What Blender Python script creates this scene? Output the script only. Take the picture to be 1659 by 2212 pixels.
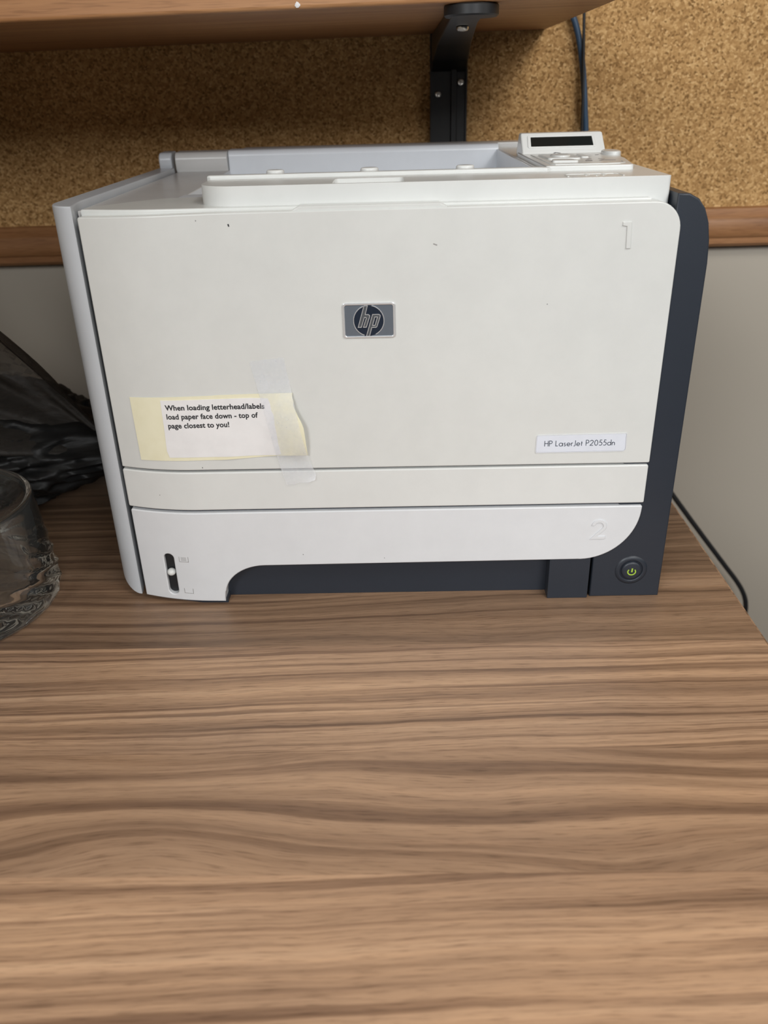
import bpy, bmesh, math, random
from mathutils import Vector, Matrix, noise
for o in list(bpy.data.objects): bpy.data.objects.remove(o)
scene = bpy.context.scene
COL = scene.collection
S = 0.001                                   # everything below is written in millimetres
R = math.radians

# ------------------------------------------------------------------ camera
cam_d = bpy.data.cameras.new('camera'); cam = bpy.data.objects.new('camera', cam_d); COL.objects.link(cam)
cam_d.sensor_fit = 'HORIZONTAL'; cam_d.sensor_width = 36.0
cam_d.lens = 1779.24 * 36.0 / 1659.0
cam_d.clip_start = 0.01; cam_d.clip_end = 50
def cam_basis(pitch, roll, yaw):
    f = Vector((math.sin(yaw), math.cos(yaw), 0)); r = Vector((math.cos(yaw), -math.sin(yaw), 0)); u = Vector((0, 0, 1))
    f2 = f * math.cos(pitch) - u * math.sin(pitch); u2 = u * math.cos(pitch) + f * math.sin(pitch)
    return r * math.cos(roll) + u2 * math.sin(roll), u2 * math.cos(roll) - r * math.sin(roll), f2
cr, cu, cf = cam_basis(R(26.98), R(-1.57), R(-1.2))
mw = Matrix((( cr.x, cu.x, -cf.x, 7.44 * S), (cr.y, cu.y, -cf.y, -477.45 * S), (cr.z, cu.z, -cf.z, 312.29 * S), (0, 0, 0, 1)))
cam.matrix_world = mw
cam_d.dof.use_dof = True; cam_d.dof.focus_distance = 0.53; cam_d.dof.aperture_fstop = 12.0
scene.camera = cam

# ------------------------------------------------------------------ light
w = bpy.data.worlds.new('world'); scene.world = w; w.use_nodes = True
bg = w.node_tree.nodes['Background']; bg.inputs[0].default_value = (0.93, 0.96, 1.0, 1); bg.inputs[1].default_value = 0.02
def area(name, loc, target, sx, sy, energy, col):
    d = bpy.data.lights.new(name, 'AREA'); d.shape = 'RECTANGLE'; d.size = sx; d.size_y = sy; d.energy = energy; d.color = col
    o = bpy.data.objects.new(name, d); COL.objects.link(o); o.location = loc
    o.rotation_euler = (Vector(target) - Vector(loc)).to_track_quat('-Z', 'Y').to_euler()
    return o
area('window_daylight', (-1.10, -2.25, 1.30), (0.0, 0.0, 0.15), 0.9, 0.70, 36, (0.95, 0.98, 1.0))
area('far_window_daylight', (0.75, -2.30, 1.20), (0.0, 0.0, 0.15), 0.9, 0.60, 25, (0.98, 0.99, 1.0))
area('ceiling_panel_light', (0.72, -0.85, 1.30), (0.30, -0.45, 0.0), 0.6, 0.4, 9, (1.0, 0.97, 0.92))
area('side_lamp_light', (2.00, -1.00, 1.00), (0.0, 0.0, 0.15), 0.8, 0.6, 6, (1.0, 0.95, 0.87))
vs = scene.view_settings
vs.view_transform = 'Standard'; vs.look = 'None'; vs.exposure = 0.05; vs.gamma = 1.0; vs.use_curve_mapping = False

# ------------------------------------------------------------------ materials
def mat(name):
    m = bpy.data.materials.new(name); m.use_nodes = True
    nt = m.node_tree; b = nt.nodes['Principled BSDF']
    return m, nt, b
def N(nt, t, **kw):
    n = nt.nodes.new(t)
    for k, v in kw.items(): setattr(n, k, v)
    return n
def ramp(nt, fac, stops, interp='LINEAR'):
    r = N(nt, 'ShaderNodeValToRGB'); r.color_ramp.interpolation = interp
    e = r.color_ramp.elements
    while len(e) < len(stops): e.new(0.5)
    for el, (p, c) in zip(e, stops):
        el.position = p; el.color = (*c, 1) if len(c) == 3 else (c[0], c[0], c[0], 1)
    nt.links.new(fac, r.inputs[0]); return r
def math_n(nt, op, a, b=None, c=None):
    n = N(nt, 'ShaderNodeMath', operation=op)
    for i, v in enumerate((a, b, c)):
        if v is None: continue
        if isinstance(v, (int, float)): n.inputs[i].default_value = v
        else: nt.links.new(v, n.inputs[i])
    return n.outputs[0]
def mixc(nt, fac, a, b, mode='MIX'):
    n = N(nt, 'ShaderNodeMix', data_type='RGBA', blend_type=mode)
    for i, v in ((0, fac), (6, a), (7, b)):
        if isinstance(v, (int, float)): n.inputs[i].default_value = v
        elif isinstance(v, tuple): n.inputs[i].default_value = (*v, 1)
        else: nt.links.new(v, n.inputs[i])
    return n.outputs[2]
def noise_n(nt, vec, scale, detail=3, rough=0.55, dist=0.0):
    n = N(nt, 'ShaderNodeTexNoise'); n.inputs['Scale'].default_value = scale; n.inputs['Detail'].default_value = detail
    n.inputs['Roughness'].default_value = rough; n.inputs['Distortion'].default_value = dist
    nt.links.new(vec, n.inputs['Vector']); return n.outputs['Fac']
def mapping(nt, vec, scale=(1, 1, 1), loc=(0, 0, 0)):
    n = N(nt, 'ShaderNodeMapping'); n.inputs['Scale'].default_value = scale; n.inputs['Location'].default_value = loc
    nt.links.new(vec, n.inputs['Vector']); return n.outputs[0]
def pos(nt): return N(nt, 'ShaderNodeNewGeometry').outputs['Position']
def bump(nt, b, h, strength, dist):
    n = N(nt, 'ShaderNodeBump'); n.inputs['Strength'].default_value = strength; n.inputs['Distance'].default_value = dist
    nt.links.new(h, n.inputs['Height']); nt.links.new(n.outputs[0], b.inputs['Normal'])

def plastic(name, col, rough=0.25, grain=0.12, dirt=0.04):
    m, nt, b = mat(name); p = pos(nt)
    d = ramp(nt, noise_n(nt, p, 34, 5, 0.65), [(0.35, tuple(c * (1 - dirt) for c in col)), (0.65, col)])
    nt.links.new(d.outputs[0], b.inputs['Base Color'])
    b.inputs['Roughness'].default_value = rough; b.inputs['Specular IOR Level'].default_value = 0.5
    bump(nt, b, noise_n(nt, p, 2600, 2), grain, 0.0002)
    return m
def flat(name, col, rough=0.5, metal=0.0, spec=0.5):
    m, nt, b = mat(name); p = pos(nt)
    d = ramp(nt, noise_n(nt, p, 120, 3), [(0.3, tuple(c * 0.96 for c in col)), (0.7, col)])
    nt.links.new(d.outputs[0], b.inputs['Base Color'])
    b.inputs['Roughness'].default_value = rough; b.inputs['Metallic'].default_value = metal; b.inputs['Specular IOR Level'].default_value = spec
    return m
M = {}
M['door'] = plastic('aged_offwhite_plastic', (0.665, 0.675, 0.655))
M['white'] = plastic('offwhite_plastic', (0.685, 0.695, 0.68))
M['tray'] = plastic('cool_white_plastic', (0.685, 0.70, 0.72))
M['side'] = plastic('shaded_white_plastic', (0.52, 0.545, 0.575))  # white plastic greyed down, shade of the left cover put into the colour
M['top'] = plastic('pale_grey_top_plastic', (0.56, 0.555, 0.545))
M['bin'] = plastic('blue_grey_bin_plastic', (0.68, 0.71, 0.75))
M['dark'] = plastic('charcoal_blue_plastic', (0.021, 0.027, 0.038), 0.42, 0.2)
M['black'] = flat('black_plastic', (0.010, 0.011, 0.013), 0.4)
M['screen'] = flat('display_glass', (0.012, 0.014, 0.013), 0.12)
M['chrome'] = flat('bright_chrome', (0.86, 0.87, 0.88), 0.22, 0.55)
M['plate_metal'] = flat('brushed_blue_grey_metal', (0.22, 0.26, 0.31), 0.42, 0.8)
M['letter_metal'] = flat('dark_grey_metal', (0.17, 0.19, 0.21), 0.35, 0.7)
M['navy'] = flat('navy_enamel', (0.012, 0.020, 0.036), 0.3)
M['ink'] = flat('black_ink', (0.016, 0.016, 0.02), 0.7)
M['plate_ink'] = flat('slate_ink', (0.045, 0.06, 0.085), 0.6)
M['plate_white'] = flat('silver_white_label', (0.70, 0.73, 0.80), 0.45)
M['steel'] = flat('steel_screw', (0.6, 0.58, 0.54), 0.3, 1.0)
M['icon'] = flat('grey_icon_print', (0.16, 0.16, 0.17), 0.6)
M['scuff_and_shade'] = flat('graphite_scuff_and_shade', (0.30, 0.29, 0.28), 0.7)
M['blue_cable'] = flat('blue_cable_jacket', (0.035, 0.075, 0.135), 0.42)
M['black_cable'] = flat('black_cable_jacket', (0.012, 0.012, 0.013), 0.5)
M['black_metal'] = flat('black_powder_coat', (0.010, 0.0105, 0.012), 0.42)

def paper(name, col, blot):
    m, nt, b = mat(name); p = pos(nt)
    d = ramp(nt, noise_n(nt, p, 60, 5, 0.6), [(0.3, blot), (0.6, col)])
    nt.links.new(d.outputs[0], b.inputs['Base Color']); b.inputs['Roughness'].default_value = 0.75
    b.inputs['Specular IOR Level'].default_value = 0.25
    bump(nt, b, noise_n(nt, p, 45, 3), 0.25, 0.002); return m
M['yellow'] = paper('pale_yellow_paper', (0.80, 0.765, 0.575), (0.76, 0.72, 0.52))
M['paper'] = paper('white_paper', (0.80, 0.79, 0.79), (0.75, 0.74, 0.74))

def led():
    m, nt, b = mat('green_power_light'); b.inputs['Base Color'].default_value = (0.25, 0.38, 0.04, 1)
    b.inputs['Emission Color'].default_value = (0.52, 0.72, 0.08, 1); b.inputs['Emission Strength'].default_value = 0.22
    return m
M['led'] = led()

def tape():
    m, nt, b = mat('clear_matte_tape')
    b.inputs['Base Color'].default_value = (0.88, 0.90, 0.94, 1); b.inputs['Roughness'].default_value = 0.35
    n = noise_n(nt, pos(nt), 90, 4)
    tr = N(nt, 'ShaderNodeBsdfTransparent'); mx = N(nt, 'ShaderNodeMixShader'); out = nt.nodes['Material Output']
    f = ramp(nt, n, [(0.3, (0.12,)), (0.75, (0.32,))])
    nt.links.new(f.outputs[0], mx.inputs[0]); nt.links.new(tr.outputs[0], mx.inputs[1]); nt.links.new(b.outputs[0], mx.inputs[2])
    nt.links.new(mx.outputs[0], out.inputs[0]); return m
M['tape'] = tape()

def glass():
    m, nt, b = mat('clear_glass'); p = pos(nt)
    b.inputs['Base Color'].default_value = (0.93, 0.96, 0.955, 1); b.inputs['Transmission Weight'].default_value = 0.99
    b.inputs['Roughness'].default_value = 0.0; b.inputs['IOR'].default_value = 1.48
    return m
M['glass'] = glass()

def bag(name, col, lo, hi):
    m, nt, b = mat(name); p = pos(nt)
    b.inputs['Base Color'].default_value = (*col, 1); b.inputs['Roughness'].default_value = 0.50; b.inputs['Specular IOR Level'].default_value = 0.3
    tr = N(nt, 'ShaderNodeBsdfTransparent'); tr.inputs[0].default_value = (0.62, 0.57, 0.52, 1)
    mx = N(nt, 'ShaderNodeMixShader'); out = nt.nodes['Material Output']
    f = ramp(nt, noise_n(nt, p, 22, 4, 0.6), [(0.35, (lo,)), (0.65, (hi,))])
    nt.links.new(f.outputs[0], mx.inputs[0]); nt.links.new(tr.outputs[0], mx.inputs[1]); nt.links.new(b.outputs[0], mx.inputs[2])
    nt.links.new(mx.outputs[0], out.inputs[0])
    bump(nt, b, noise_n(nt, mapping(nt, p, (0.5, 1, 1.6)), 30, 4, 0.55, 0.6), 0.35, 0.008); return m
M['bag_body'] = bag('black_bag_film', (0.010, 0.010, 0.010), 0.8, 0.97)
M['bag_film'] = bag('thin_grey_bag_film', (0.060, 0.054, 0.048), 0.45, 0.75)

def cork():
    m, nt, b = mat('cork'); p = pos(nt)
    wob = N(nt, 'ShaderNodeVectorMath', operation='ADD')
    nz = N(nt, 'ShaderNodeTexNoise'); nz.inputs['Scale'].default_value = 400; nt.links.new(p, nz.inputs['Vector'])
    sc = N(nt, 'ShaderNodeVectorMath', operation='SCALE'); sc.inputs['Scale'].default_value = 0.0022
    nt.links.new(nz.outputs['Color'], sc.inputs[0]); nt.links.new(p, wob.inputs[0]); nt.links.new(sc.outputs[0], wob.inputs[1])
    v = N(nt, 'ShaderNodeTexVoronoi'); v.inputs['Scale'].default_value = 520; nt.links.new(wob.outputs[0], v.inputs['Vector'])
    sep = N(nt, 'ShaderNodeSeparateColor'); nt.links.new(v.outputs['Color'], sep.inputs[0])
    base = ramp(nt, sep.outputs[0], [(0.0, (0.20, 0.118, 0.050)), (0.25, (0.36, 0.225, 0.105)), (0.6, (0.45, 0.295, 0.145)), (0.9, (0.56, 0.39, 0.21)), (1.0, (0.62, 0.45, 0.26))])
    dk = ramp(nt, noise_n(nt, p, 800, 3, 0.65), [(0.27, (0.46, 0.38, 0.32)), (0.40, (1, 1, 1))])
    c = mixc(nt, 1.0, base.outputs[0], dk.outputs[0], 'MULTIPLY')
    big = ramp(nt, noise_n(nt, p, 7, 3), [(0.3, (0.88, 0.88, 0.88)), (0.7, (1.06, 1.06, 1.06))])
    c = mixc(nt, 1.0, c, big.outputs[0], 'MULTIPLY')
    c = mixc(nt, 1.0, c, (1.15, 1.03, 0.84), 'MULTIPLY')
    nt.links.new(c, b.inputs['Base Color']); b.inputs['Roughness'].default_value = 0.85; b.inputs['Specular IOR Level'].default_value = 0.2
    bump(nt, b, sep.outputs[0], 0.35, 0.0008); return m
M['cork'] = cork()

def wood(name, lo, mid, hi, stretch, scale, rough=0.45):
    m, nt, b = mat(name); p = pos(nt)
    q = mapping(nt, p, stretch)
    n1 = noise_n(nt, q, scale, 6, 0.62, 0.8)
    c = ramp(nt, n1, [(0.28, lo), (0.5, mid), (0.72, hi)])
    n2 = ramp(nt, noise_n(nt, mapping(nt, p, (stretch[0] * 2.2, stretch[1] * 3, stretch[2] * 3)), scale * 5, 2), [(0.33, (0.70, 0.66, 0.62)), (0.5, (1, 1, 1))])
    nt.links.new(mixc(nt, 0.8, c.outputs[0], n2.outputs[0], 'MULTIPLY'), b.inputs['Base Color'])
    b.inputs['Roughness'].default_value = rough; return m
M['shelf'] = wood('cherry_laminate', (0.30, 0.135, 0.052), (0.40, 0.195, 0.080), (0.47, 0.25, 0.115), (4, 60, 60), 1.0)
M['trim'] = wood('cherry_moulding', (0.22, 0.095, 0.038), (0.31, 0.145, 0.058), (0.38, 0.19, 0.085), (5, 60, 60), 1.0)

def walnut():
    """Walnut laminate: grain along X, each plank reads its own seed, waviness and tone from custom properties."""
    m, nt, b = mat('walnut_laminate'); p = pos(nt)
    def attr(n):
        a = N(nt, 'ShaderNodeAttribute', attribute_type='OBJECT', attribute_name=n); return a.outputs['Fac']
    seed, wav, tone, dens, skew = attr('grain_seed'), attr('grain_wave'), attr('grain_tone'), attr('grain_density'), attr('grain_skew')
    sx = N(nt, 'ShaderNodeSeparateXYZ'); nt.links.new(p, sx.inputs[0]); X, Y = sx.outputs[0], math_n(nt, 'SUBTRACT', sx.outputs[1], math_n(nt, 'MULTIPLY', sx.outputs[0], skew))
    def vec(x, y, z=seed):
        c = N(nt, 'ShaderNodeCombineXYZ')
        for i, v in enumerate((x, y, z)):
            if isinstance(v, (int, float)): c.inputs[i].default_value = v
            else: nt.links.new(v, c.inputs[i])
        return c.outputs[0]
    mu = lambda a, k: math_n(nt, 'MULTIPLY', a, k)
    # slow drift of the grain lines across the plank
    wob = math_n(nt, 'SUBTRACT', noise_n(nt, vec(mu(X, 3.2), mu(Y, 9.0)), 1.0, 1, 0.4), 0.5)
    wob2 = math_n(nt, 'SUBTRACT', noise_n(nt, vec(mu(X, 11.0), mu(Y, 30.0)), 1.0, 2, 0.5), 0.5)
    y2 = math_n(nt, 'ADD', Y, math_n(nt, 'ADD', math_n(nt, 'MULTIPLY', wob, wav), mu(wob2, 0.006)))
    yd = math_n(nt, 'MULTIPLY', y2, dens)
    bands = noise_n(nt, vec(mu(X, 0.9), mu(yd, 70)), 1.0, 4, 0.6)
    fine = noise_n(nt, vec(mu(X, 3.5), mu(yd, 300)), 1.0, 3, 0.6)
    lines = noise_n(nt, vec(mu(X, 1.6), mu(yd, 150)), 1.0, 2, 0.5)
    fib = noise_n(nt, vec(mu(X, 55), mu(y2, 1300)), 1.0, 3, 0.6)
    c = ramp(nt, bands, [(0.28, (0.19, 0.115, 0.072)), (0.44, (0.30, 0.185, 0.113)), (0.58, (0.385, 0.243, 0.150)), (0.75, (0.46, 0.305, 0.195))]).outputs[0]
    dl = ramp(nt, lines, [(0.32, (0.46, 0.42, 0.42)), (0.40, (0.66, 0.63, 0.62)), (0.47, (1, 1, 1)), (0.62, (1.0, 1.0, 1.0)), (0.7, (1.10, 1.09, 1.08))]).outputs[0]
    c = mixc(nt, 0.85, c, dl, 'MULTIPLY')
    fl = ramp(nt, fine, [(0.30, (0.72, 0.69, 0.67)), (0.5, (1, 1, 1)), (0.72, (1.10, 1.09, 1.07))]).outputs[0]
    c = mixc(nt, 0.9, c, fl, 'MULTIPLY')
    fb = ramp(nt, fib, [(0.30, (0.56, 0.53, 0.51)), (0.47, (1, 1, 1)), (0.7, (1.08, 1.08, 1.07))]).outputs[0]
    c = mixc(nt, 0.9, c, fb, 'MULTIPLY')
    blot = ramp(nt, noise_n(nt, vec(mu(X, 5), mu(Y, 14)), 1.0, 3), [(0.3, (0.86, 0.87, 0.90)), (0.7, (1.06, 1.05, 1.03))]).outputs[0]
    c = mixc(nt, 1.0, c, blot, 'MULTIPLY')
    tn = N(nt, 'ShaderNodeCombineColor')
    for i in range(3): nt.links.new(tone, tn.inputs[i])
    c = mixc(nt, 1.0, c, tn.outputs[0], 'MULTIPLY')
    nt.links.new(c, b.inputs['Base Color']); b.inputs['Roughness'].default_value = 0.42; b.inputs['Specular IOR Level'].default_value = 0.4
    bump(nt, b, fib, 0.12, 0.0003); return m
M['walnut'] = walnut()

def paint(name, col, rough=0.7):
    m, nt, b = mat(name); p = pos(nt)
    d = ramp(nt, noise_n(nt, p, 3.5, 4), [(0.3, tuple(c * 0.95 for c in col)), (0.7, col)])
    nt.links.new(d.outputs[0], b.inputs['Base Color']); b.inputs['Roughness'].default_value = rough
    bump(nt, b, noise_n(nt, p, 500, 3), 0.08, 0.0006); return m
M['wall'] = paint('warm_grey_wall_paint', (0.45, 0.405, 0.338))
M['floor'] = paint('grey_carpet', (0.10, 0.10, 0.11), 0.95)

# ------------------------------------------------------------------ geometry helpers (millimetres)
ORG = {}
def empty(name, loc):
    o = bpy.data.objects.new(name, None); COL.objects.link(o); o.location = Vector(loc) * S; o.empty_display_size = 0.02
    ORG[o.name] = Vector(loc); return o
def obj(name, bm, m, parent=None, origin=None, smooth=35, wn=True):
    org = ORG[parent.name] if parent else Vector(origin or (0, 0, 0))
    for v in bm.verts: v.co = (v.co - org) * S
    bmesh.ops.recalc_face_normals(bm, faces=bm.faces[:])
    me = bpy.data.meshes.new(name); bm.to_mesh(me); bm.free()
    for p in me.polygons: p.use_smooth = True
    me.set_sharp_from_angle(angle=R(smooth))
    me.materials.append(M[m])
    o = bpy.data.objects.new(name, me); COL.objects.link(o)
    if parent: o.parent = parent
    else: o.location = org * S
    ORG[o.name] = org
    if wn:
        md = o.modifiers.new('weighted_normals', 'WEIGHTED_NORMAL'); md.keep_sharp = True; md.weight = 80
    return o
def tag(o, label=None, cat=None, group=None, kind=None):
    if label: o['label'] = label
    if cat: o['category'] = cat
    if group: o['group'] = group
    if kind: o['kind'] = kind
    return o
FR = {'y': (Vector((0, 0, 0)), Vector((1, 0, 0)), Vector((0, 0, 1)), Vector((0, 1, 0))),
      'z': (Vector((0, 0, 0)), Vector((1, 0, 0)), Vector((0, 1, 0)), Vector((0, 0, 1))),
      'x': (Vector((0, 0, 0)), Vector((0, 1, 0)), Vector((0, 0, 1)), Vector((1, 0, 0)))}
def rpoly(pts, seg=6):
    """polygon with rounded corners: (u, v) or (u, v, r)"""
    out = []; n = len(pts)
    for i, p in enumerate(pts):
        r = p[2] if len(p) > 2 else 0
        P = Vector(p[:2]); A = (Vector(pts[i - 1][:2]) - P); B = (Vector(pts[(i + 1) % n][:2]) - P)
        if r <= 0: out.append((P.x, P.y)); continue
        a, b = A.normalized(), B.normalized(); ang = a.angle(b); t = min(r / math.tan(ang / 2), A.length * .5, B.length * .5); r = t * math.tan(ang / 2)
        c = P + (a + b).normalized() * (r / math.sin(ang / 2))
        s, e = (P + a * t) - c, (P + b * t) - c
        a0 = math.atan2(s.y, s.x); d = math.atan2(e.y, e.x) - a0
        while d > math.pi: d -= 2 * math.pi
        while d < -math.pi: d += 2 * math.pi
        k = max(2, int(seg * abs(d) / (math.pi / 2)) + 1)
        out += [(c.x + r * math.cos(a0 + d * j / k), c.y + r * math.sin(a0 + d * j / k)) for j in range(k + 1)]
    return out
def ell(cx, cy, rx, ry, n=32): return [(cx + rx * math.cos(2 * math.pi * i / n), cy + ry * math.sin(2 * math.pi * i / n)) for i in range(n)]
def prism(loop, a, b, frame='y', holes=(), bevel=0, seg=3, both=False, cuts=None, deform=None, bm=None):
    """extrude a flat outline (with holes) from level a to level b along the frame's normal; bevel rounds the rim at level a (or both)"""
    O, U, V, W = FR[frame] if isinstance(frame, str) else frame
    own = bmesh.new(); edges = []
    for lp in [loop] + list(holes):
        vs_ = [own.verts.new(O + U * u + V * v + W * a) for u, v in lp]
        edges += [own.edges.new((vs_[i], vs_[(i + 1) % len(vs_)])) for i in range(len(vs_))]
    bmesh.ops.triangle_fill(own, use_beauty=True, use_dissolve=False, edges=edges)
    bmesh.ops.dissolve_limit(own, angle_limit=R(0.5), verts=own.verts[:], edges=own.edges[:], delimit=set())
    ex = bmesh.ops.extrude_face_region(own, geom=own.faces[:])
    nv = [g for g in ex['geom'] if isinstance(g, bmesh.types.BMVert)]
    ns = set(nv)
    bmesh.ops.translate(own, verts=nv, vec=W * (b - a))
    bmesh.ops.recalc_face_normals(own, faces=own.faces[:])
    if bevel:
        es = []
        for e in own.edges:
            if len(e.link_faces) == 2 and e.calc_face_angle(0) > R(50):
                k = (e.verts[0] in ns) + (e.verts[1] in ns)
                if k == 0 or both and k == 2: es.append(e)
        bmesh.ops.bevel(own, geom=es, offset=bevel, segments=seg, profile=0.5, affect='EDGES', clamp_overlap=True)
    if cuts:
        for ax, vals in cuts:
            no = {'x': (1, 0, 0), 'y': (0, 1, 0), 'z': (0, 0, 1)}[ax]
            for val in vals:
                bmesh.ops.bisect_plane(own, geom=own.verts[:] + own.edges[:] + own.faces[:], plane_co=Vector(no) * val, plane_no=no)
    if deform:
        for v in own.verts: v.co = deform(v.co.copy())
    if bm is None: return own
    me = bpy.data.meshes.new('tmp'); own.to_mesh(me); own.free(); bm.from_mesh(me); bpy.data.meshes.remove(me); return bm
def box(x0, x1, y0, y1, z0, z1, bevel=0, seg=2, bm=None):
    own = bmesh.new(); bmesh.ops.create_cube(own, size=1)
    for v in own.verts: v.co = Vector((x0 + (v.co.x + .5) * (x1 - x0), y0 + (v.co.y + .5) * (y1 - y0), z0 + (v.co.z + .5) * (z1 - z0)))
    if bevel: bmesh.ops.bevel(own, geom=own.edges[:], offset=bevel, segments=seg, profile=.5, affect='EDGES', clamp_overlap=True)
    if bm is None: return own
    me = bpy.data.meshes.new('tmp'); own.to_mesh(me); own.free(); bm.from_mesh(me); bpy.data.meshes.remove(me); return bm
def ribbon(bm, pts, wd, frame, a, b, closed=False):
    """flat stroke of width wd along 2-D points, extruded a..b"""
    O, U, V, W = FR[frame] if isinstance(frame, str) else frame
    n = len(pts); P = [Vector(p) for p in pts]; L = []; Rr = []
    for i in range(n):
        if closed: d0 = (P[i] - P[i - 1]).normalized(); d1 = (P[(i + 1) % n] - P[i]).normalized()
        else:
            d0 = (P[i] - P[i - 1]).normalized() if i else (P[1] - P[0]).normalized(); d1 = (P[i + 1] - P[i]).normalized() if i < n - 1 else d0
        n0 = Vector((-d0.y, d0.x)); n1 = Vector((-d1.y, d1.x)); mm = n0 + n1
        mm = n0 if mm.length < 1e-4 else mm.normalized(); k = min(1 / max(mm.dot(n0), .35), 2.2)
        L.append(P[i] + mm * (wd / 2 * k)); Rr.append(P[i] - mm * (wd / 2 * k))
    rows = []
    for i in range(n):
        rows.append([bm.verts.new(O + U * q.x + V * q.y + W * lv) for q, lv in ((L[i], a), (Rr[i], a), (Rr[i], b), (L[i], b))])
    for i in range(n if closed else n - 1):
        A, B = rows[i], rows[(i + 1) % n]
        for k in range(4): bm.faces.new((A[k], A[(k + 1) % 4], B[(k + 1) % 4], B[k]))
    if not closed:
        bm.faces.new(rows[0]); bm.faces.new(rows[-1][::-1])
    return bm
def arc(cx, cy, rx, ry, a0, a1, n=10): return [(cx + rx * math.cos(R(a0 + (a1 - a0) * i / n)), cy + ry * math.sin(R(a0 + (a1 - a0) * i / n))) for i in range(n + 1)]
def lathe(c, prof, n=40, axis='z', bm=None):
    bm = bm or bmesh.new(); rings = []
    for r, h in prof:
        ring = []
        for i in range(n if r > 1e-6 else 1):
            t = 2 * math.pi * i / n; u, v = r * math.cos(t), r * math.sin(t)
            ring.append(bm.verts.new(Vector(c) + (Vector((u, v, h)) if axis == 'z' else Vector((u, h, v)))))
        rings.append(ring)
    for A, B in zip(rings, rings[1:]):
        for i in range(n):
            q = [A[i % len(A)], A[(i + 1) % len(A)], B[(i + 1) % len(B)], B[i % len(B)]]
            q = list(dict.fromkeys(q))
            if len(q) > 2: bm.faces.new(q)
    return bm
def catmull(pts, k=8):
    P = [Vector(p) for p in pts]; P = [2 * P[0] - P[1]] + P + [2 * P[-1] - P[-2]]; out = []
    for i in range(1, len(P) - 2):
        for j in range(k):
            t = j / k; a, b, c, d = P[i - 1:i + 3]
            out.append(0.5 * ((2 * b) + (c - a) * t + (2 * a - 5 * b + 4 * c - d) * t * t + (3 * b - a - 3 * c + d) * t ** 3))
    return out + [P[-2]]
def tube(pts, r, n=12, k=8):
    path = catmull(pts, k); bm = bmesh.new(); rings = []; up = Vector((0.3, 1, 0.1)).normalized()
    for i, p in enumerate(path):
        t = (path[min(i + 1, len(path) - 1)] - path[max(i - 1, 0)]).normalized()
        u = t.cross(up).normalized(); v = t.cross(u)
        rings.append([bm.verts.new(p + (u * math.cos(2 * math.pi * j / n) + v * math.sin(2 * math.pi * j / n)) * r) for j in range(n)])
    for A, B in zip(rings, rings[1:]):
        for j in range(n): bm.faces.new((A[j], A[(j + 1) % n], B[(j + 1) % n], B[j]))
    bm.faces.new(rings[0]); bm.faces.new(rings[-1][::-1]); return bm
def sstep(a, b, x):
    t = max(0.0, min(1.0, (x - a) / (b - a))); return t * t * (3 - 2 * t)

# ------------------------------------------------------------------ the setting
WALL = 420
tag(obj('wall_back', box(-2600, 2200, WALL, WALL + 120, -730, 2300), 'wall', origin=(0, WALL, -730)), kind='structure')
tag(obj('left_shade_wall', box(-600, -468, -720, WALL, -730, 2300), 'wall', origin=(-468, 0, -730)), kind='structure')  # unseen wall, added to block light and shade the left side
tag(obj('floor', box(-2600, 2200, -3200, WALL, -780, -730), 'floor', origin=(0, 0, -730)), kind='structure')

# ------------------------------------------------------------------ desk
DX = 236.5
desk = tag(empty('desk', (-115, 0, -730)), 'walnut laminate desk top under the printer, grain running left to right', 'desk')
seams = [-640, -530, -415, -305, -222, -145, -50, 32, 124, 268, 416]
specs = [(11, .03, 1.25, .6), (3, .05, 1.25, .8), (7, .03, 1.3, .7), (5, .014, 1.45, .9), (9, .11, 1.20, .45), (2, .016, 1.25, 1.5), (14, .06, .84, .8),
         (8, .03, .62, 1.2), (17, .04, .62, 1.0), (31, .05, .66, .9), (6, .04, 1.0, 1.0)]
SKEW = [0.0, .02, .03, .035, -.03, .022, .02, .01, .02, 0.0]
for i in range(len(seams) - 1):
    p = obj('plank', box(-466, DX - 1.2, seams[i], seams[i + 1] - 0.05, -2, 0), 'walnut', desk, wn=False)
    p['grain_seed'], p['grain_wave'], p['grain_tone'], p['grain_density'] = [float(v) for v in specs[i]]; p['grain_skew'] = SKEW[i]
obj('core_board', box(-466, DX - 1.2, -640, 416, -27, -2), 'floor', desk, wn=False)
eb = obj('edge_band', box(DX - 1.2, DX, -640, 416, -27, -0.15, .3), 'walnut', desk)
eb['grain_seed'], eb['grain_wave'], eb['grain_tone'], eb['grain_density'] = 4.0, .02, 1.1, 1.0
for x in (-460, 180):
    lg = obj('leg_panel', box(x, x + 25, -560, 400, -730, -27, 1), 'walnut', desk)
    lg['grain_seed'], lg['grain_wave'], lg['grain_tone'], lg['grain_density'] = 6.0, .02, 1.0, 1.0

# ------------------------------------------------------------------ cork board
cb = tag(empty('cork_board', (-100, WALL, 160)), 'large cork notice board with a reddish wooden bottom rail on the wall', 'notice board')
TILT = 0.0035
def tilt(k, x0=0):
    def f(c): c.z += (c.x - x0) * k; return c
    return f
bm = box(-466, 900, WALL - 9, WALL - 0.5, 190, 1100)
for v in bm.verts: v.co = tilt(TILT)(v.co)
obj('cork_panel', bm, 'cork', cb)
prof = [(WALL - .5, 161.5), (WALL - 14, 161.5), (WALL - 17, 164.5), (WALL - 17, 170), (WALL - 19, 172), (WALL - 20, 176), (WALL - 20, 184), (WALL - 18.5, 187), (WALL - 18.5, 190), (WALL - 16, 193), (WALL - 13, 198), (WALL - 9, 199.5), (WALL - .5, 199.5)]
obj('bottom_rail', prism(prof, -466, 900, 'x', deform=tilt(TILT)), 'trim', cb)

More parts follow.
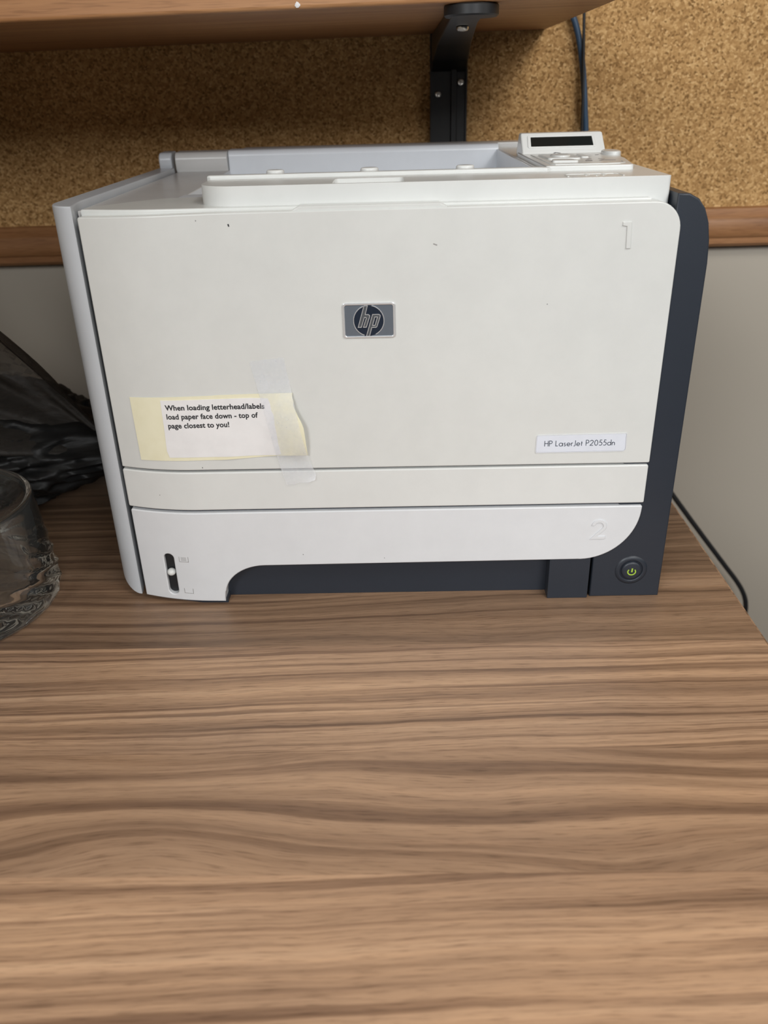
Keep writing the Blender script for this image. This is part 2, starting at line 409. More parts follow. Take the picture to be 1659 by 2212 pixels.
# ------------------------------------------------------------------ shelf and its bracket
SH = 0.0130
sh = tag(empty('wall_shelf', (-160, WALL, 359)), 'reddish wood-effect wall shelf above the printer', 'shelf')
prof = rpoly([(WALL - 10, 359.2), (108, 359.2, 2.5), (108, 389.2, 2.5), (WALL - 10, 389.2)], 4)
obj('shelf_board', prism(prof, -466, 151, 'x', deform=tilt(SH)), 'shelf', sh)
bm = bmesh.new(); bmesh.ops.create_icosphere(bm, subdivisions=3, radius=1)
for v in bm.verts:
    k = 1 + .45 * noise.noise(v.co * 2.3)
    v.co = Vector((-49 + v.co.x * 1.6 * k, 108 + v.co.y * .5, 361.0 + v.co.z * 1.5 * k))
obj('paint_fleck', bm, 'paper', sh)

br = tag(empty('shelf_bracket', (62, WALL - 9, 200)), 'black metal slotted upright and arm holding up the shelf', 'bracket')
prof = [(44, 411), (44, 402), (63, 402), (64, 399.5), (68.5, 399.5), (69.5, 404), (77, 404), (77.5, 402), (79, 402), (79, 411)]
obj('upright', prism(prof, 201, 362, 'z', bevel=.4), 'black_metal', br)
prof = rpoly([(403, 359.3), (112, 359.3), (112, 353, 3), (160, 351, 8), (300, 346, 40), (385, 337, 20), (403, 328)], 5)
def armw(c):
    if c.x > 60: c.x = 60 + (c.x - 60) * (.25 + .75 * max(0, min(1, (c.y - 150) / 230)))
    return c
obj('arm', prism(prof, 45, 78, 'x', bevel=1.2, both=True, cuts=[('y', [150, 200, 300])], deform=armw), 'black_metal', br)
obj('support_disc', lathe((58, 124, 0), [(0, 353), (16, 353), (17.2, 354), (17.2, 359), (16.6, 359.7), (0, 359.7)], 48), 'black_metal', br)
def screw(c, r, axis):
    b = lathe(c, [(0, -.8), (r * .35, -.8), (r * .42, -2.1), (r * .8, -1.8), (r, -.6), (r, .6), (0, .6)], 20, axis); return obj('screw', b, 'steel', br)
screw((51.2, 402, 309.5), 3.0, 'y'); screw((72.8, 404, 319.3), 3.2, 'y'); screw((56, 168, 350.0), 4.2, 'z')

# ------------------------------------------------------------------ cables
tag(obj('network_cable', tube([(162, 404, 385), (172, 404, 375), (180, 404, 358), (186, 404, 335), (190, 403, 310), (192.5, 403, 290), (194.6, 403, 272), (196, 402, 230), (190, 398, 160), (168, 392, 90), (140, 384, 60)], 2.9), 'blue_cable', origin=(190, 403, 270)),
    'blue network cable hanging from the shelf down behind the printer', 'cable')
tag(obj('thin_cable', tube([(183, 399.5, 390), (184.0, 399, 370), (186, 398.5, 340), (188, 398, 310), (189.2, 398, 285), (189.8, 398, 270), (190, 396, 220), (182, 390, 150), (165, 384, 110), (150, 378, 95)], 1.35), 'black_cable', origin=(188, 400, 270)),
    'thin black cable running beside the blue cable', 'cable')
pc = empty('power_cord', (288, 419, -62))
obj('cord', tube([(288, 419, -62), (296, 408, -74), (318, 392, -103), (357.4, 390, -154), (398.5, 390, -206), (420, 390, -233), (431.5, 390, -251), (437.5, 390, -268), (439, 390, -290), (436, 388, -340), (430, 385, -450), (425, 380, -600), (420, 372, -724)], 2.9, 14), 'black_cable', pc)
obj('wall_grommet', lathe((288, 419.6, -62), [(0, -6), (5, -6), (8, -4), (10, -1.5), (10, .2), (0, .2)], 28, 'y'), 'black_cable', pc)
tag(pc, 'black cord hanging on the wall past the right edge of the desk', 'cord')

# ------------------------------------------------------------------ printer
pr = tag(empty('laser_printer', (0, 150, 0)), 'off-white laser printer with charcoal right side standing on the desk', 'printer')
YC = 9.0
def yo(x): return YC * (max(0.0, -122 - x) / 50.0) ** 2
def curve(c): c.y += yo(c.x); return c
XC = ('x', [-122 - 4 * i for i in range(13)])
obj('chassis', box(-171, 150, 17, 345, 3, 222), 'dark', pr, wn=False)
obj('rear_chassis', box(-178, 158, 302, 352, 3, 248, 4), 'dark', pr)
obj('gap_liner', prism([(-169, 66), (150, 66), (150, 106), (-169, 106)], 3.6, 11, 'y', cuts=[XC], deform=curve), 'dark', pr, wn=False)
# left cover, wrapping round the front corner
outer = [(-174 - 17.2 * math.sin(R(a)), 34 - 23.5 * math.cos(R(a))) for a in range(0, 91, 6)] + [(-192, 276)]
inner = [(-178.5, 276), (-177.8, 40), (-176.6, 28), (-175.2, 20), (-174.2, 14)]
def leftcover(c):
    if c.z < 20: c.z += 12 * max(0, (-175 - c.x) / 16.2) ** 1.6 * (1 - (c.z - 3) / 17)
    return c
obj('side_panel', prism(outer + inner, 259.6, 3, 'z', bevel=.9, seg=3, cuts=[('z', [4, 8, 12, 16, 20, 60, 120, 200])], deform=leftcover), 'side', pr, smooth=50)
# charcoal right cover
rl = [(137, 0), (183.9, 0), (184.3, 150), (184.0, 222), (183.2, 234), (181.4, 244), (178.4, 251.5), (174.4, 256.5), (169, 259.3), (162.4, 259.6), (162.4, 236), (150, 236), (150, 66), (137, 66)]
o = obj('side_panel', prism(rl, 2.2, 340, 'y', bevel=1.0, seg=3), 'dark', pr); tag(o, 'charcoal right side cover')
# front door
dl = rpoly([(-171, 101.2, .8), (165.4, 100.6, 1), (165.4, 256.0, 15), (-50, 255.8), (-95, 255.4), (-130, 254.6), (-171, 254.0, 1.5)], 10)
door = obj('front_door', prism(dl, 0, 14, 'y', bevel=1.3, seg=4, cuts=[XC], deform=curve), 'door', pr)
fl = rpoly([(x, 8.5 + yo(x)) for x in range(-171, -121, 4)] + [(150, 8.5), (150, 30), (-98, 30), (-98, 67), (-134, 66, 14), (-152, 50, 30), (-171, 26, 4)], 8)
obj('door_flange', prism(fl, 257.2, 250, 'z', bevel=1.0), 'door', door)
lipb = prism(rpoly([(-52, 254), (40, 254), (33, 257.7, 3), (-45, 257.7, 3)], 4), 1.2, 14, 'y', bevel=.5)
obj('door_lip', lipb, 'door', door)
# band under the door and the paper tray
bl = rpoly([(-171.4, 72.6, 1.2), (165.2, 72.4, 1), (165.2, 99.2, 1.5), (-171.4, 99.6, 1.5)], 4)
obj('front_band', prism(bl, 0, 13, 'y', bevel=1.3, seg=4, cuts=[XC], deform=curve), 'white', pr)
tl = [(-170.4, 3.4), (-113.4, 2.2)] + [(-113.2, 6), (-112.6, 10)] + arc(-84, 7.5, 28.4, 22.6, 172, 90, 12) + [(-60, 30.2), (126, 31)] + arc(126.6, 69 - .5, 37.9, 37.6, -88, -4, 18) + [(164.6, 69.6), (163.8, 70.4), (-169.6, 70.6), (-170.6, 69.6)]
slot = rpoly([(-152.2, 7.2, 3.3), (-145.3, 7.2, 3.3), (-145.3, 39, 3.3), (-152.2, 39, 3.3)], 6)
tray = obj('paper_tray', prism(tl, 0, 11, 'y', holes=[slot], bevel=1.1, seg=4, cuts=[XC], deform=curve), 'tray', pr)
bm = bmesh.new(); bmesh.ops.create_uvsphere(bm, u_segments=24, v_segments=16, radius=2.6)
for v in bm.verts: v.co = Vector((-148.9 + v.co.x * 1.12, 4.6 + v.co.y * 1.2, 24.0 + v.co.z))
obj('level_pointer', bm, 'white', tray)
obj('slot_lining', box(-154, -143.5, 6.6, 16, 5, 41), 'black', tray)
def emboss(name, strokes, wd, parent, m, y0=-.8, y1=.3, closed=()):
    bm = bmesh.new()
    for i, s in enumerate(strokes):
        ribbon(bm, s, wd, 'y', y0, y1, i in closed)
    for v in bm.verts: v.co.y += yo(v.co.x)
    return obj(name, bm, m, parent, smooth=20, wn=False)
emboss('tray_full_icon', [[(-141.4, 37.5), (-141.4, 33.7), (-135.2, 33.5), (-135.2, 37.4)], [(-140.2, 34.8), (-136.6, 34.7)], [(-140.2, 35.8), (-136.6, 35.7)], [(-140.2, 36.8), (-136.6, 36.7)]], .3, tray, 'scuff_and_shade', -.12)  # moulded tray icons: their edge shade is painted as grey strokes
emboss('tray_empty_icon', [[(-141.0, 12.6), (-141.0, 8.9), (-134.9, 8.7), (-134.9, 12.5)]], .3, tray, 'scuff_and_shade', -.12)
obj('raised_numeral', prism([(133.3, 245.7), (138.1, 245.7), (138.9, 231.5), (136.3, 231.5), (135.7, 243.4), (133.3, 243.8)], -.8, .3, bevel=.3, seg=2), 'door', door)
two = arc(137.9, 56.2, 4.9, 4.7, 172, -38, 16) + [(137.0, 48.6), (142.6, 48.6), (142.6, 46.6), (132.7, 46.6)] + arc(137.9, 56.2, 2.75, 2.6, -38, 172, 12)
obj('raised_numeral', prism(two, -.8, .3, bevel=.3, seg=2), 'tray', tray)
# base
obj('base_skirt', box(-116, 112, 11.5, 30, 0, 42, .5), 'dark', pr)
obj('base_foot', box(107.6, 135.0, 0.6, 40, 0, 38, .6), 'dark', pr)
obj('base_foot', prism(rpoly([(-168, 12, 8), (-130, 2.5, 20), (-112.0, 2.0), (-112.0, 60), (-168, 60)]), 0, 3.6, 'z'), 'dark', pr)
for x in (-150, 150): obj('rear_foot', lathe((x, 310, 0), [(0, 0), (9, 0), (10, 1), (10, 4), (0, 4)], 24), 'black', pr)
# power button
BX, BZ = 163.2, 20.8
pb = obj('power_button', lathe((BX, 2.2, BZ), [(0, -1.9), (5.2, -1.9), (6.4, -1.5), (6.9, -.4), (7.0, 2), (0, 2)], 48, 'y'), 'dark', pr, smooth=60)
obj('button_bezel', lathe((BX, 2.2, BZ), [(7.4, .3), (7.5, -.5), (8.2, -1.0), (9.6, -.75), (11, .1), (11, 1), (7.4, 1)], 48, 'y'), 'dark', pb, smooth=60)
bm = bmesh.new(); ribbon(bm, arc(BX, BZ - .3, 2.6, 2.4, 140, 400, 20), .75, 'y', .1, .4); ribbon(bm, [(BX + .1, BZ - .6), (BX + .25, BZ + 2.3)], .95, 'y', .1, .4)
obj('power_symbol', bm, 'led', pb, wn=False)

# top: left deck, cover, bin, rear bar
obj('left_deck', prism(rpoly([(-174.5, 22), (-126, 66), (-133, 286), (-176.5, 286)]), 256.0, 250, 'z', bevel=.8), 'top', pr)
tc = rpoly([(-104, 14, 21), (161.5, 14, 2), (161.5, 300, 4), (97, 300), (97, 66, 6), (-104, 66, 3)], 10)
rec = rpoly([(-27, 17, 1.5), (13.4, 17, 1.5), (13.4, 44, 3), (-27, 44, 3)], 4)
cover = obj('top_cover', prism(tc, 267.7, 236, 'z', holes=[rec], bevel=1.0, seg=3), 'white', pr)
bm = box(-30, 16, 16.5, 46, 258, 263.0); obj('grip_floor', bm, 'white', cover)
obj('grip_ridge', box(-25.5, 12, 18.2, 20.0, 262, 267.2, .6), 'white', cover)
lipl = [(-106, 61), (-104, 59.5), (92, 59.5), (100, 57.0), (103.5, 60), (97, 65.8), (-104, 65.8), (-106, 64)]
obj('bin_lip', prism(lipl, 269.9, 262, 'z', bevel=1.2, seg=4), 'white', pr)
for x in (-65.3, -7.2, 51.6):
    obj('bin_stop', prism(ell(x, 70, 5.6, 4.2, 24), 271.6, 255, 'z', bevel=1.4, seg=4), 'white', pr)
floor_p = [(66.5, 256.5), (90, 256.5), (285, 228), (285, 222), (66.5, 222)]
obj('bin_floor', prism(floor_p, -128, 97, 'x'), 'bin', pr)
obj('bin_wall', prism(rpoly([(-134.5, 222), (-122, 222), (-133.5, 255.5)]), 66, 287, 'y'), 'bin', pr)
obj('bin_wall', box(95.6, 97.3, 66.5, 287, 222, 267.2), 'bin', pr)
rb = rpoly([(286, 222), (286, 271.3, 5), (304, 272.2, 3), (304, 222)], 6)
obj('rear_bar', prism(rb, -133.5, 97, 'x', bevel=.6), 'bin', pr)
rb2 = rpoly([(285, 250), (281, 258), (280, 271.0, 7), (304, 271.6, 3), (304, 250)], 8)
obj('hinge_block', prism(rb2, -178.0, -133.7, 'x', bevel=.8, both=True), 'top', pr)
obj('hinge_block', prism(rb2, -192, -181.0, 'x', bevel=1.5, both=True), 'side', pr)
obj('rear_ledge', box(-125, 150, 304, 330, 230, 271.6, 1), 'top', pr)
# cover markings
ic = bmesh.new(); ribbon(ic, [(105.5, 20), (105.5, 31.0), (107.5, 33.5), (134, 33.5), (136.5, 31), (136.5, 20)], .9, 'z', 267.5, 268.0)
for (x, y, wv) in ((116, 27, 4), (121.5, 25, 3.5), (126, 28, 4)): ribbon(ic, [(x, y - 4), (x + wv * .6, y), (x + wv * .2, y + 4)], .8, 'z', 267.5, 268.0)
obj('jam_icon', ic, 'white', cover, wn=False)
# control panel
cpl = rpoly([(99.5, 59.5, 2), (151.5, 57, 3), (159.5, 110, 10), (163, 186), (99.5, 186)], 5)
cp = obj('control_panel', prism(cpl, 270.5, 255, 'z', bevel=.9, seg=3), 'white', pr)
rd = bmesh.new(); ribbon(rd, [(104.5, 152), (104.5, 69), (106.5, 66), (136, 64.2), (145, 66), (149.5, 72), (150.5, 82)], 1.1, 'z', 270.2, 271.0)
obj('panel_ridge', rd, 'white', cp, wn=False)
obj('arrow_pad', prism(rpoly([(109, 108, 3), (130, 106, 3), (132, 146, 4), (108, 148, 4)], 4), 271.5, 270, 'z', bevel=.6), 'white', cp)
obj('ok_button', prism(ell(119.5, 124, 6.5, 11, 28), 272.6, 270, 'z', bevel=.9), 'white', cp)
obj('arrow_button', prism(rpoly([(107.5, 84, 2), (124, 82, 2), (122, 97, 4), (109.5, 99, 4)], 4), 271.7, 270, 'z', bevel=.6), 'white', cp)
obj('arrow_button', prism(rpoly([(132.5, 118, 2), (137.5, 117, 2), (138, 143, 2), (134, 144, 2)], 4), 271.4, 270, 'z', bevel=.5), 'white', cp)
for pts, wd, lv in (([(117.5, 136), (119.5, 142), (121.5, 136)], 1.2, 272.5), ([(130, 92), (134, 91.5)], 4, 270.4), ([(139, 92), (142, 96), (145, 93), (149, 92)], 1.6, 270.4),
                    ([(133.5, 104), (136, 106)], 1.8, 270.4), ([(141, 106), (144.5, 104)], 1.4, 270.4), ([(147, 140), (149, 143)], 1.6, 270.4)):
    obj('panel_icon', ribbon(bmesh.new(), pts, wd, 'z', lv, lv + .22), 'icon', cp, wn=False)
obj('side_knob', prism(ell(158.5, 146, 6.3, 13, 28), 273.0, 262, 'z', bevel=1.5, seg=4), 'white', cp)
# tilted display
def pod(c):
    t = (c.z - 270) / 13.0; c.x += (-1.2 if c.x > 130 else -1.0 * .3) * t; return c
dh = obj('display_housing', prism(rpoly([(164, 268), (167, 271.6, 1), (178.5, 283.4, 1.8), (187, 283.6, 3), (200, 268)], 5), 100.2, 160, 'x', bevel=1.8, seg=4, both=True, deform=pod), 'white', pr)
O = Vector((100, 167, 271.6)); Uu = Vector((1, 0, 0)); Vv = Vector((0, 11.5, 11.8)).normalized(); Nn = Uu.cross(Vv).normalized()
F = (O, Uu, Vv, Nn)
obj('bezel', prism(rpoly([(4.4, 3.0, 1.5), (53.2, 3.0, 1.5), (52.4, 14.3, 1.5), (4.6, 14.3, 1.5)], 4), .75, -.5, F, holes=[rpoly([(6.8, 4.3, .4), (51.3, 4.3, .4), (50.6, 12.6, .4), (6.8, 12.6, .4)], 2)], bevel=.45), 'white', dh)
obj('screen', prism(rpoly([(6.4, 4.0), (51.7, 4.0), (51, 12.9), (6.4, 12.9)]), .2, -.6, F), 'screen', dh)

# round-cornered badge
def zp(pts): return [(-8.2 + (x - 805) / 31.3, 194.5 - (y - 590) / 31.3) for x, y in pts]
badge = obj('badge_plate', prism(rpoly([(-22.2, 185.3, 1.2), (5.9, 185.3, 1.2), (5.9, 203.5, 1.2), (-22.2, 203.5, 1.2)], 5), -.25, .5), 'plate_metal', pr)
obj('badge_frame', prism(rpoly([(-23.7, 184.2, 2), (7.3, 184.2, 2), (7.3, 204.8, 2), (-23.7, 204.8, 2)], 6), -.9, .5, holes=[rpoly([(-22.2, 185.4, 1.1), (5.8, 185.4, 1.1), (5.8, 203.4, 1.1), (-22.2, 203.4, 1.1)], 6)], bevel=.5, seg=3), 'chrome', badge)
cx, cz, rr = -8.35, 194.35, 8.85
obj('badge_disc', prism(ell(cx, cz, rr, rr, 64), -.42, .2), 'navy', badge)
tabs = bmesh.new()
for q in ([(690, 340), (735, 322), (735, 380), (690, 380)], [(780, 322), (830, 322), (815, 380), (770, 380)], [(715, 840), (755, 840), (742, 878), (708, 878)], [(812, 830), (850, 835), (842, 878), (805, 878)]): prism(zp(q), -.44, .1, bm=tabs)
obj('disc_notch', tabs, 'navy', badge, wn=False)
ring = bmesh.new(); ribbon(ring, arc(cx, cz, rr, rr, -64, 78, 40), .38, 'y', -.58, 0); ribbon(ring, arc(cx, cz, rr, rr, 110, 252, 40), .38, 'y', -.58, 0)
obj('disc_ring', ring, 'chrome', badge, wn=False)
hh = zp([(722, 322), (784, 322), (738, 482), (795, 482), (818, 498), (818, 522), (752, 712), (698, 712), (757, 548), (752, 532), (722, 532), (662, 712), (603, 712)])
pp = zp([(872, 482), (985, 482), (1010, 498), (1010, 522), (948, 700), (930, 718), (852, 718), (806, 878), (748, 878)]); ph = zp([(914, 527), (960, 527), (912, 682), (866, 682)])
lb = bmesh.new(); prism(hh, -.62, 0, bm=lb); prism(pp, -.62, 0, holes=[ph], bm=lb); obj('badge_letters', lb, 'letter_metal', badge, wn=False)
lo = bmesh.new()
for q in (hh, pp, ph): ribbon(lo, q, .34, 'y', -.74, 0, True)
obj('letter_outline', lo, 'chrome', badge, wn=False)

# name plate with stroke lettering
npl = obj('name_plate', prism(rpoly([(93.6, 109.2, .8), (149.0, 109.4, 1.5), (148.7, 120.6, .6), (93.8, 120.3, 1)], 4), -.3, .3, bevel=.15), 'plate_white', pr)
rim = bmesh.new(); ribbon(rim, rpoly([(93.3, 108.9, .8), (149.3, 109.1, 1.5), (149.0, 120.9, .6), (93.5, 120.6, 1)], 4), .45, 'y', -.42, .3, True)
obj('plate_rim', rim, 'tray', npl, wn=False)
X_ = .56
def O_(c=.29, r=.29): return arc(c, .28, r, .28, 0, 360, 22)
G = {'H': ([[(0, 0), (0, 1)], [(.58, 0), (.58, 1)], [(0, .52), (.58, .52)]], .58),
     'P': ([[(0, 0), (0, 1), (.18, 1)] + arc(.2, .74, .26, .26, 90, -90, 10) + [(0, .48)]], .46),
     'L': ([[(0, 1), (0, .04), (.36, .04)]], .36),
     'a': ([O_(), [(.58, 0), (.58, .56)]], .58),
     's': ([arc(.17, .42, .13, .13, 30, 250, 8) + arc(.15, .15, .15, .14, 70, -150, 10)], .30),
     'e': ([[(.03, .27), (.54, .27)] + arc(.285, .28, .265, .27, 0, 318, 20)], .55),
     'r': ([[(0, 0), (0, .56)], arc(.17, .33, .17, .22, 170, 60, 6)], .24),
     'J': ([[(.22, 1), (.22, .22)] + arc(.02, .18, .2, .2, 10, -110, 8)], .22),
     't': ([[(.1, 0), (.1, .8)], [(0, .53), (.22, .53)]], .22),
     '2': ([arc(.27, .72, .25, .25, 170, -35, 12) + [(.02, .04), (.54, .04)]], .54),
     '0': ([arc(.29, .5, .27, .48, 0, 360, 24)], .56),
     '5': ([[(.47, .97), (.16, .97), (.1, .56)] + arc(.22, .32, .28, .3, 118, -135, 14)], .5),
     'd': ([O_(), [(.58, 0), (.58, 1.02)]], .58),
     'n': ([[(0, 0), (0, .56)], [(0, .3)] + arc(.2, .33, .2, .22, 175, 0, 10) + [(.4, 0)]], .4), ' ': ([], .2)}
def lettering(text, x0, z0, x1, cap, wd, y):
    tot = sum(G[c][1] for c in text) + .21 * (len(text) - 1); k = (x1 - x0) / tot; u = 0; bm = bmesh.new()
    for i, c in enumerate(text):
        for s in G[c][0]:
            closed = len(s) > 8 and abs(s[0][0] - s[-1][0]) + abs(s[0][1] - s[-1][1]) < 1e-6
            ribbon(bm, [(x0 + (u + a) * k, z0 + b * cap) for a, b in (s[:-1] if closed else s)], wd, 'y', y, y + .1, closed)
        u += G[c][1] + .21
    return bm
obj('plate_lettering', lettering('HP LaserJet P2055dn', 98.7, 113.2, 142.0, 3.65, .42, -.36), 'plate_ink', npl, wn=False)

# small marks of wear on the printer front
sc = [([(-84.5, 249.6), (-84.2, 248.2)], .8, 'ink'), ([(-102.3, 252), (-102.2, 251.4)], .5, 'icon'), ([(29, 236.5), (30.2, 236.0), (31.2, 235.7)], .7, 'scuff_and_shade'), ([(94.5, 201.7), (94.8, 201.3)], .5, 'icon'),
      ([(-57.5, 38.6), (-57.2, 38.1)], .5, 'icon'), ([(-3.2, 34.9), (-3.0, 34.4)], .4, 'icon'), ([(-147.9, 83.4), (-147.5, 83)], .6, 'scuff_and_shade'), ([(-117, 103.4), (-116.9, 102.6)], .35, 'ink')]
for pts, wd, m in sc:
    bm = bmesh.new(); ribbon(bm, pts, wd, 'y', -.05, .1)
    for v in bm.verts: v.co.y += yo(v.co.x)
    obj('scuff_mark', bm, m, pr, wn=False)

# ------------------------------------------------------------------ paper note and tape on the door
random.seed(4)
def lift(x, z): return 5.0 * sstep(-82, -52, x) * math.sin(math.pi * max(0, min(1, (z - 106) / 47))) ** .8 + .5 * sstep(-110, -98, x) * (1 - sstep(-98, -86, x)) * (1 - sstep(108, 135, z))
def onnote(c): c.y += yo(c.x) - lift(c.x, c.z); return c
GX = ('x', [-158 + 3 * i for i in range(38)]); GZ = ('z', [106 + 3 * i for i in range(17)])
nt_ = tag(empty('paper_note', (-105, 0, 108)), 'pale yellow slip with a typed white label stuck on the printer door', 'note')
yl = [(-157.1, 149.4), (-130, 150.2), (-105.5, 150.7), (-102.0, 151.0), (-80, 151.4), (-56.1, 151.7), (-56.3, 149), (-55.6, 146.5), (-55.9, 144.3), (-54.5, 141), (-53.2, 137.9), (-51.4, 134), (-50.3, 130.6), (-49.9, 126), (-49.6, 121.3), (-49.2, 111.2), (-68.8, 110.8), (-86, 109.4), (-104.8, 108.4), (-130, 108.0), (-156.3, 107.7)]
obj('yellow_slip', prism(yl, -.45, -.2, cuts=[GX, GZ], deform=onnote), 'yellow', nt_, wn=False, smooth=60)
wl = [(-137.4, 148.0), (-110, 148.5), (-82.7, 148.9), (-71.2, 148.6), (-70, 145), (-69.6, 141), (-68.3, 138.2), (-68.2, 132), (-67.5, 126.3), (-67.0, 119), (-65.9, 112.2), (-68.8, 111.3), (-100, 110.6), (-136.8, 110.3), (-138.0, 114.7), (-137.6, 127.8)]
wlb = obj('white_label', prism(wl, -.68, -.46, cuts=[GX, GZ], deform=onnote), 'paper', nt_, wn=False, smooth=60)
def typed(body, P0, P1, y):
    cu_ = bpy.data.curves.new('typed', 'FONT'); cu_.body = body; cu_.size = 1; cu_.offset = 0.028; cu_.resolution_u = 3; cu_.space_character = 1.02
    to = bpy.data.objects.new('typed', cu_); COL.objects.link(to)
    me = bpy.data.meshes.new_from_object(to.evaluated_get(bpy.context.evaluated_depsgraph_get()))
    bpy.data.objects.remove(to); bpy.data.curves.remove(cu_)
    b = bmesh.new(); b.from_mesh(me); bpy.data.meshes.remove(me)
    w0 = min(v.co.x for v in b.verts); w1 = max(v.co.x for v in b.verts)
    k = (P1[0] - P0[0]) / (w1 - w0); sl = (P1[1] - P0[1]) / (P1[0] - P0[0])
    for v in b.verts:
        X = P0[0] + (v.co.x - w0) * k; Zz = P0[1] + v.co.y * 4.75 + (X - P0[0]) * sl
        v.co = Vector((X, y + yo(X) - lift(X, Zz), Zz))
    return b
for body, a, b_ in (('When loading letterhead/labels', (-135.1, 141.8), (-73.7, 142.1)), ('load paper face down - top of', (-134.9, 136.0), (-78.3, 136.3)), ('page closest to you!', (-134.7, 130.1), (-96.6, 130.5))):
    obj('typed_line', typed(body, a, b_, -.74), 'ink', wlb, wn=False)
tpl = [(-80.4, 170.4), (-79.3, 171.6), (-70, 172.4), (-59.8, 173.6), (-58.2, 163), (-56.6, 152.5), (-53.5, 136), (-49.5, 112), (-47, 103), (-45.0, 97.4), (-45.7, 94.0), (-50, 92.6), (-55, 92.2), (-60, 90.6), (-64.2, 90.2), (-66.6, 99.7), (-68.8, 110.8), (-72.5, 131), (-76.4, 151.8)]
def ontape(c):
    c.y += yo(c.x) - lift(c.x, c.z) - .75 * sstep(160, 150, c.z) * sstep(104, 112, c.z) if False else yo(c.x) - lift(c.x, c.z) - .85 * (1 - sstep(151, 160, c.z)) - 3.4 * (1 - sstep(89, 98, c.z)) * sstep(-66, -44, c.x)
    return c
tag(obj('tape_strip', prism(tpl, -.16, -.06, cuts=[GX, ('z', [90 + 2.5 * i for i in range(34)])], deform=ontape), 'tape', origin=(-62, 0, 130), wn=False, smooth=60), 'strip of clear sticky tape across the right end of the yellow slip', 'tape')

# ------------------------------------------------------------------ glass
GC = (-302, 2)
gl = tag(empty('glass_vase', (GC[0], GC[1], 0)), 'thick clear glass with twisted flutes beside the printer', 'glass')
def make_glass():
    bm = bmesh.new(); n = 240
    out = [(0, 0.6), (40, .4), (61, 0.2), (65.5, 1.4), (68.4, 4), (70, 8), (70.4, 13)] + [(70.4 - (z - 13) * .088, z) for z in range(16, 74, 3)] + [(65.1, 75.5), (64.8, 77.2), (63.9, 78.3), (62.6, 78.6), (61.3, 78.2), (60.3, 77)]
    inn = [(60.0 - (75 - z) * .05, z) for z in range(74, 26, -4)] + [(56.8, 22), (54.5, 18), (50, 15), (42, 13.4), (20, 12.6), (0, 12.4)]
    prof = out + inn; rings = []
    for k, (r, z) in enumerate(prof):
        ring = []
        for i in range(n if r > 0 else 1):
            t = 2 * math.pi * i / n; q = r
            if 1 < k < len(out) - 6:
                amp = .95 * sstep(2, 10, z) * (1 - sstep(26, 60, z)); u = (t + z * .030) * 18
                q += amp * (math.cos(u) + .25 * math.cos(2 * u))
            ring.append(bm.verts.new((GC[0] + q * math.cos(t), GC[1] + q * math.sin(t), z)))
        rings.append(ring)
    for A, B in zip(rings, rings[1:]):
        for i in range(n):
            q = list(dict.fromkeys([A[i % len(A)], A[(i + 1) % len(A)], B[(i + 1) % len(B)], B[i % len(B)]]))
            if len(q) > 2: bm.faces.new(q)
    return bm
obj('glass_wall', make_glass(), 'glass', gl, wn=False, smooth=80)
random.seed(9)
def speck(ang, z, r_in, sx, sz, ht=.35):
    bm = bmesh.new(); bmesh.ops.create_icosphere(bm, subdivisions=2, radius=1); t = Vector((-math.sin(ang), math.cos(ang), 0)); n_ = Vector((math.cos(ang), math.sin(ang), 0))
    for v in bm.verts:
        k = 1 + .5 * noise.noise(v.co * 2 + Vector((ang * 9, z, 0)))
        c = v.co.copy(); v.co = Vector((GC[0], GC[1], z)) + n_ * (r_in - ht * .5 + c.x * ht) + t * (c.y * sx * k) + Vector((0, 0, c.z * sz * k))
    return obj('ink_speck', bm, 'ink', gl, wn=False)
for a, z, sx, sz in ((.30, 42, 1.5, 1.5), (.27, 35, .5, .9), (.25, 29.5, .55, 3.6), (.22, 24.5, 1.2, 1.5), (.17, 20.5, .7, 2.6), (-.6, 36, .8, .8), (-.2, 30, .7, .7)): speck(a, z, 59.0 - (75 - z) * .05 - (0 if z > 26 else (26 - z) * .35), sx, sz)
bm = bmesh.new()
for i in range(16):
    a = random.uniform(-1.6, .7); r = random.uniform(12, 46); s = random.uniform(.35, 1.0)
    b = bmesh.ops.create_icosphere(bm, subdivisions=1, radius=s)
    for v in b['verts']: v.co = Vector((GC[0] + r * math.cos(a) + v.co.x, GC[1] + r * math.sin(a) + v.co.y, 13.6 + v.co.z * .35))
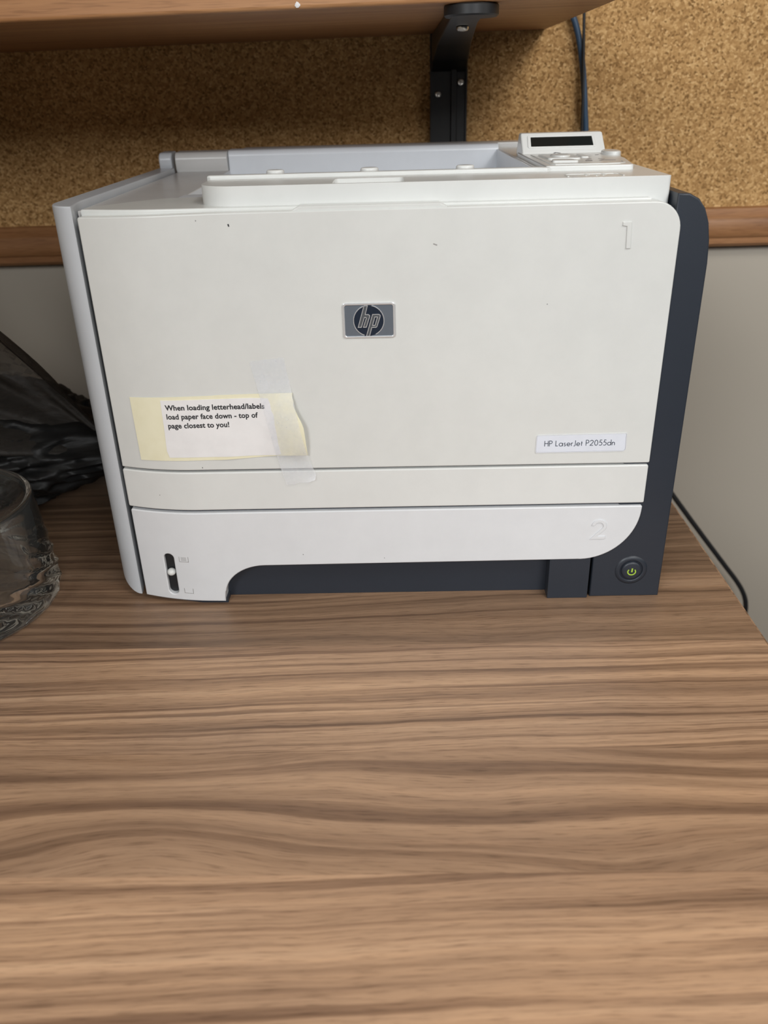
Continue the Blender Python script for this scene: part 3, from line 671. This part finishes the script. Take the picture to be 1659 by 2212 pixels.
tag(obj('ink_grains', bm, 'ink', gl, wn=False), kind='stuff')
speck(.40, 14.6, 46, .9, .5, 3.0)

# ------------------------------------------------------------------ plastic bag
bg_ = tag(empty('plastic_bag', (-340, 190, 0)), 'crumpled black plastic bag in the shade behind the glass', 'bag')
def bag_body():
    bm = bmesh.new(); bmesh.ops.create_icosphere(bm, subdivisions=6, radius=1); C = Vector((-350, 190, 46)); nd = (Vector((-222, 165, 58)) - C).normalized()
    for v in bm.verts:
        d = v.co.normalized(); q = Vector((d.x * 88, d.y * 88, d.z * 50))
        a = d.angle(nd); r = 1 + .62 * math.exp(-(a / .42) ** 2)
        fold = noise.noise(Vector((d.x * 1.2, d.y * 2.6, d.z * 4.2)) * 1.5 + Vector((3, 1, 7)))
        r += .10 * (1 - 2.2 * abs(fold)) + .05 * noise.noise(d * 7) + .025 * noise.noise(d * 16)
        p = C + q * r; p.z = max(p.z, 0.4 + .3 * noise.noise(d * 9)); p.x = min(p.x, -190); v.co = p
    return bm
obj('bag_body', bag_body(), 'bag_body', bg_, wn=False, smooth=80)
def bag_film():
    bm = bmesh.new(); nu, nv = 44, 40; neck = Vector((-213, 150, 46)); rows = []
    for i in range(nu + 1):
        s = i / nu; row = []
        for j in range(nv + 1):
            t = j / nv; ang = R(124 + t * 50)
            d = Vector((math.cos(ang), .22 * math.sin(t * 5) - .12, math.sin(ang)))
            p = neck + d * (s * 250) + Vector((0, (8 + 26 * s) * noise.noise(Vector((t * 9, s * 1.2, 2))) * min(1, s * 3), 0))
            p += Vector((0, 0, 6 * s * noise.noise(Vector((s * 4, t * 3, 9)))))
            p.y = min(p.y, 405); p.x = max(p.x, -458 + 4 * t); row.append(bm.verts.new(p))
        rows.append(row)
    for a, b in zip(rows, rows[1:]):
        for j in range(nv): bm.faces.new((a[j], a[j + 1], b[j + 1], b[j]))
    g = bmesh.ops.solidify(bm, geom=bm.faces[:], thickness=.15)
    return bm
obj('bag_mouth', bag_film(), 'bag_film', bg_, wn=False, smooth=80)
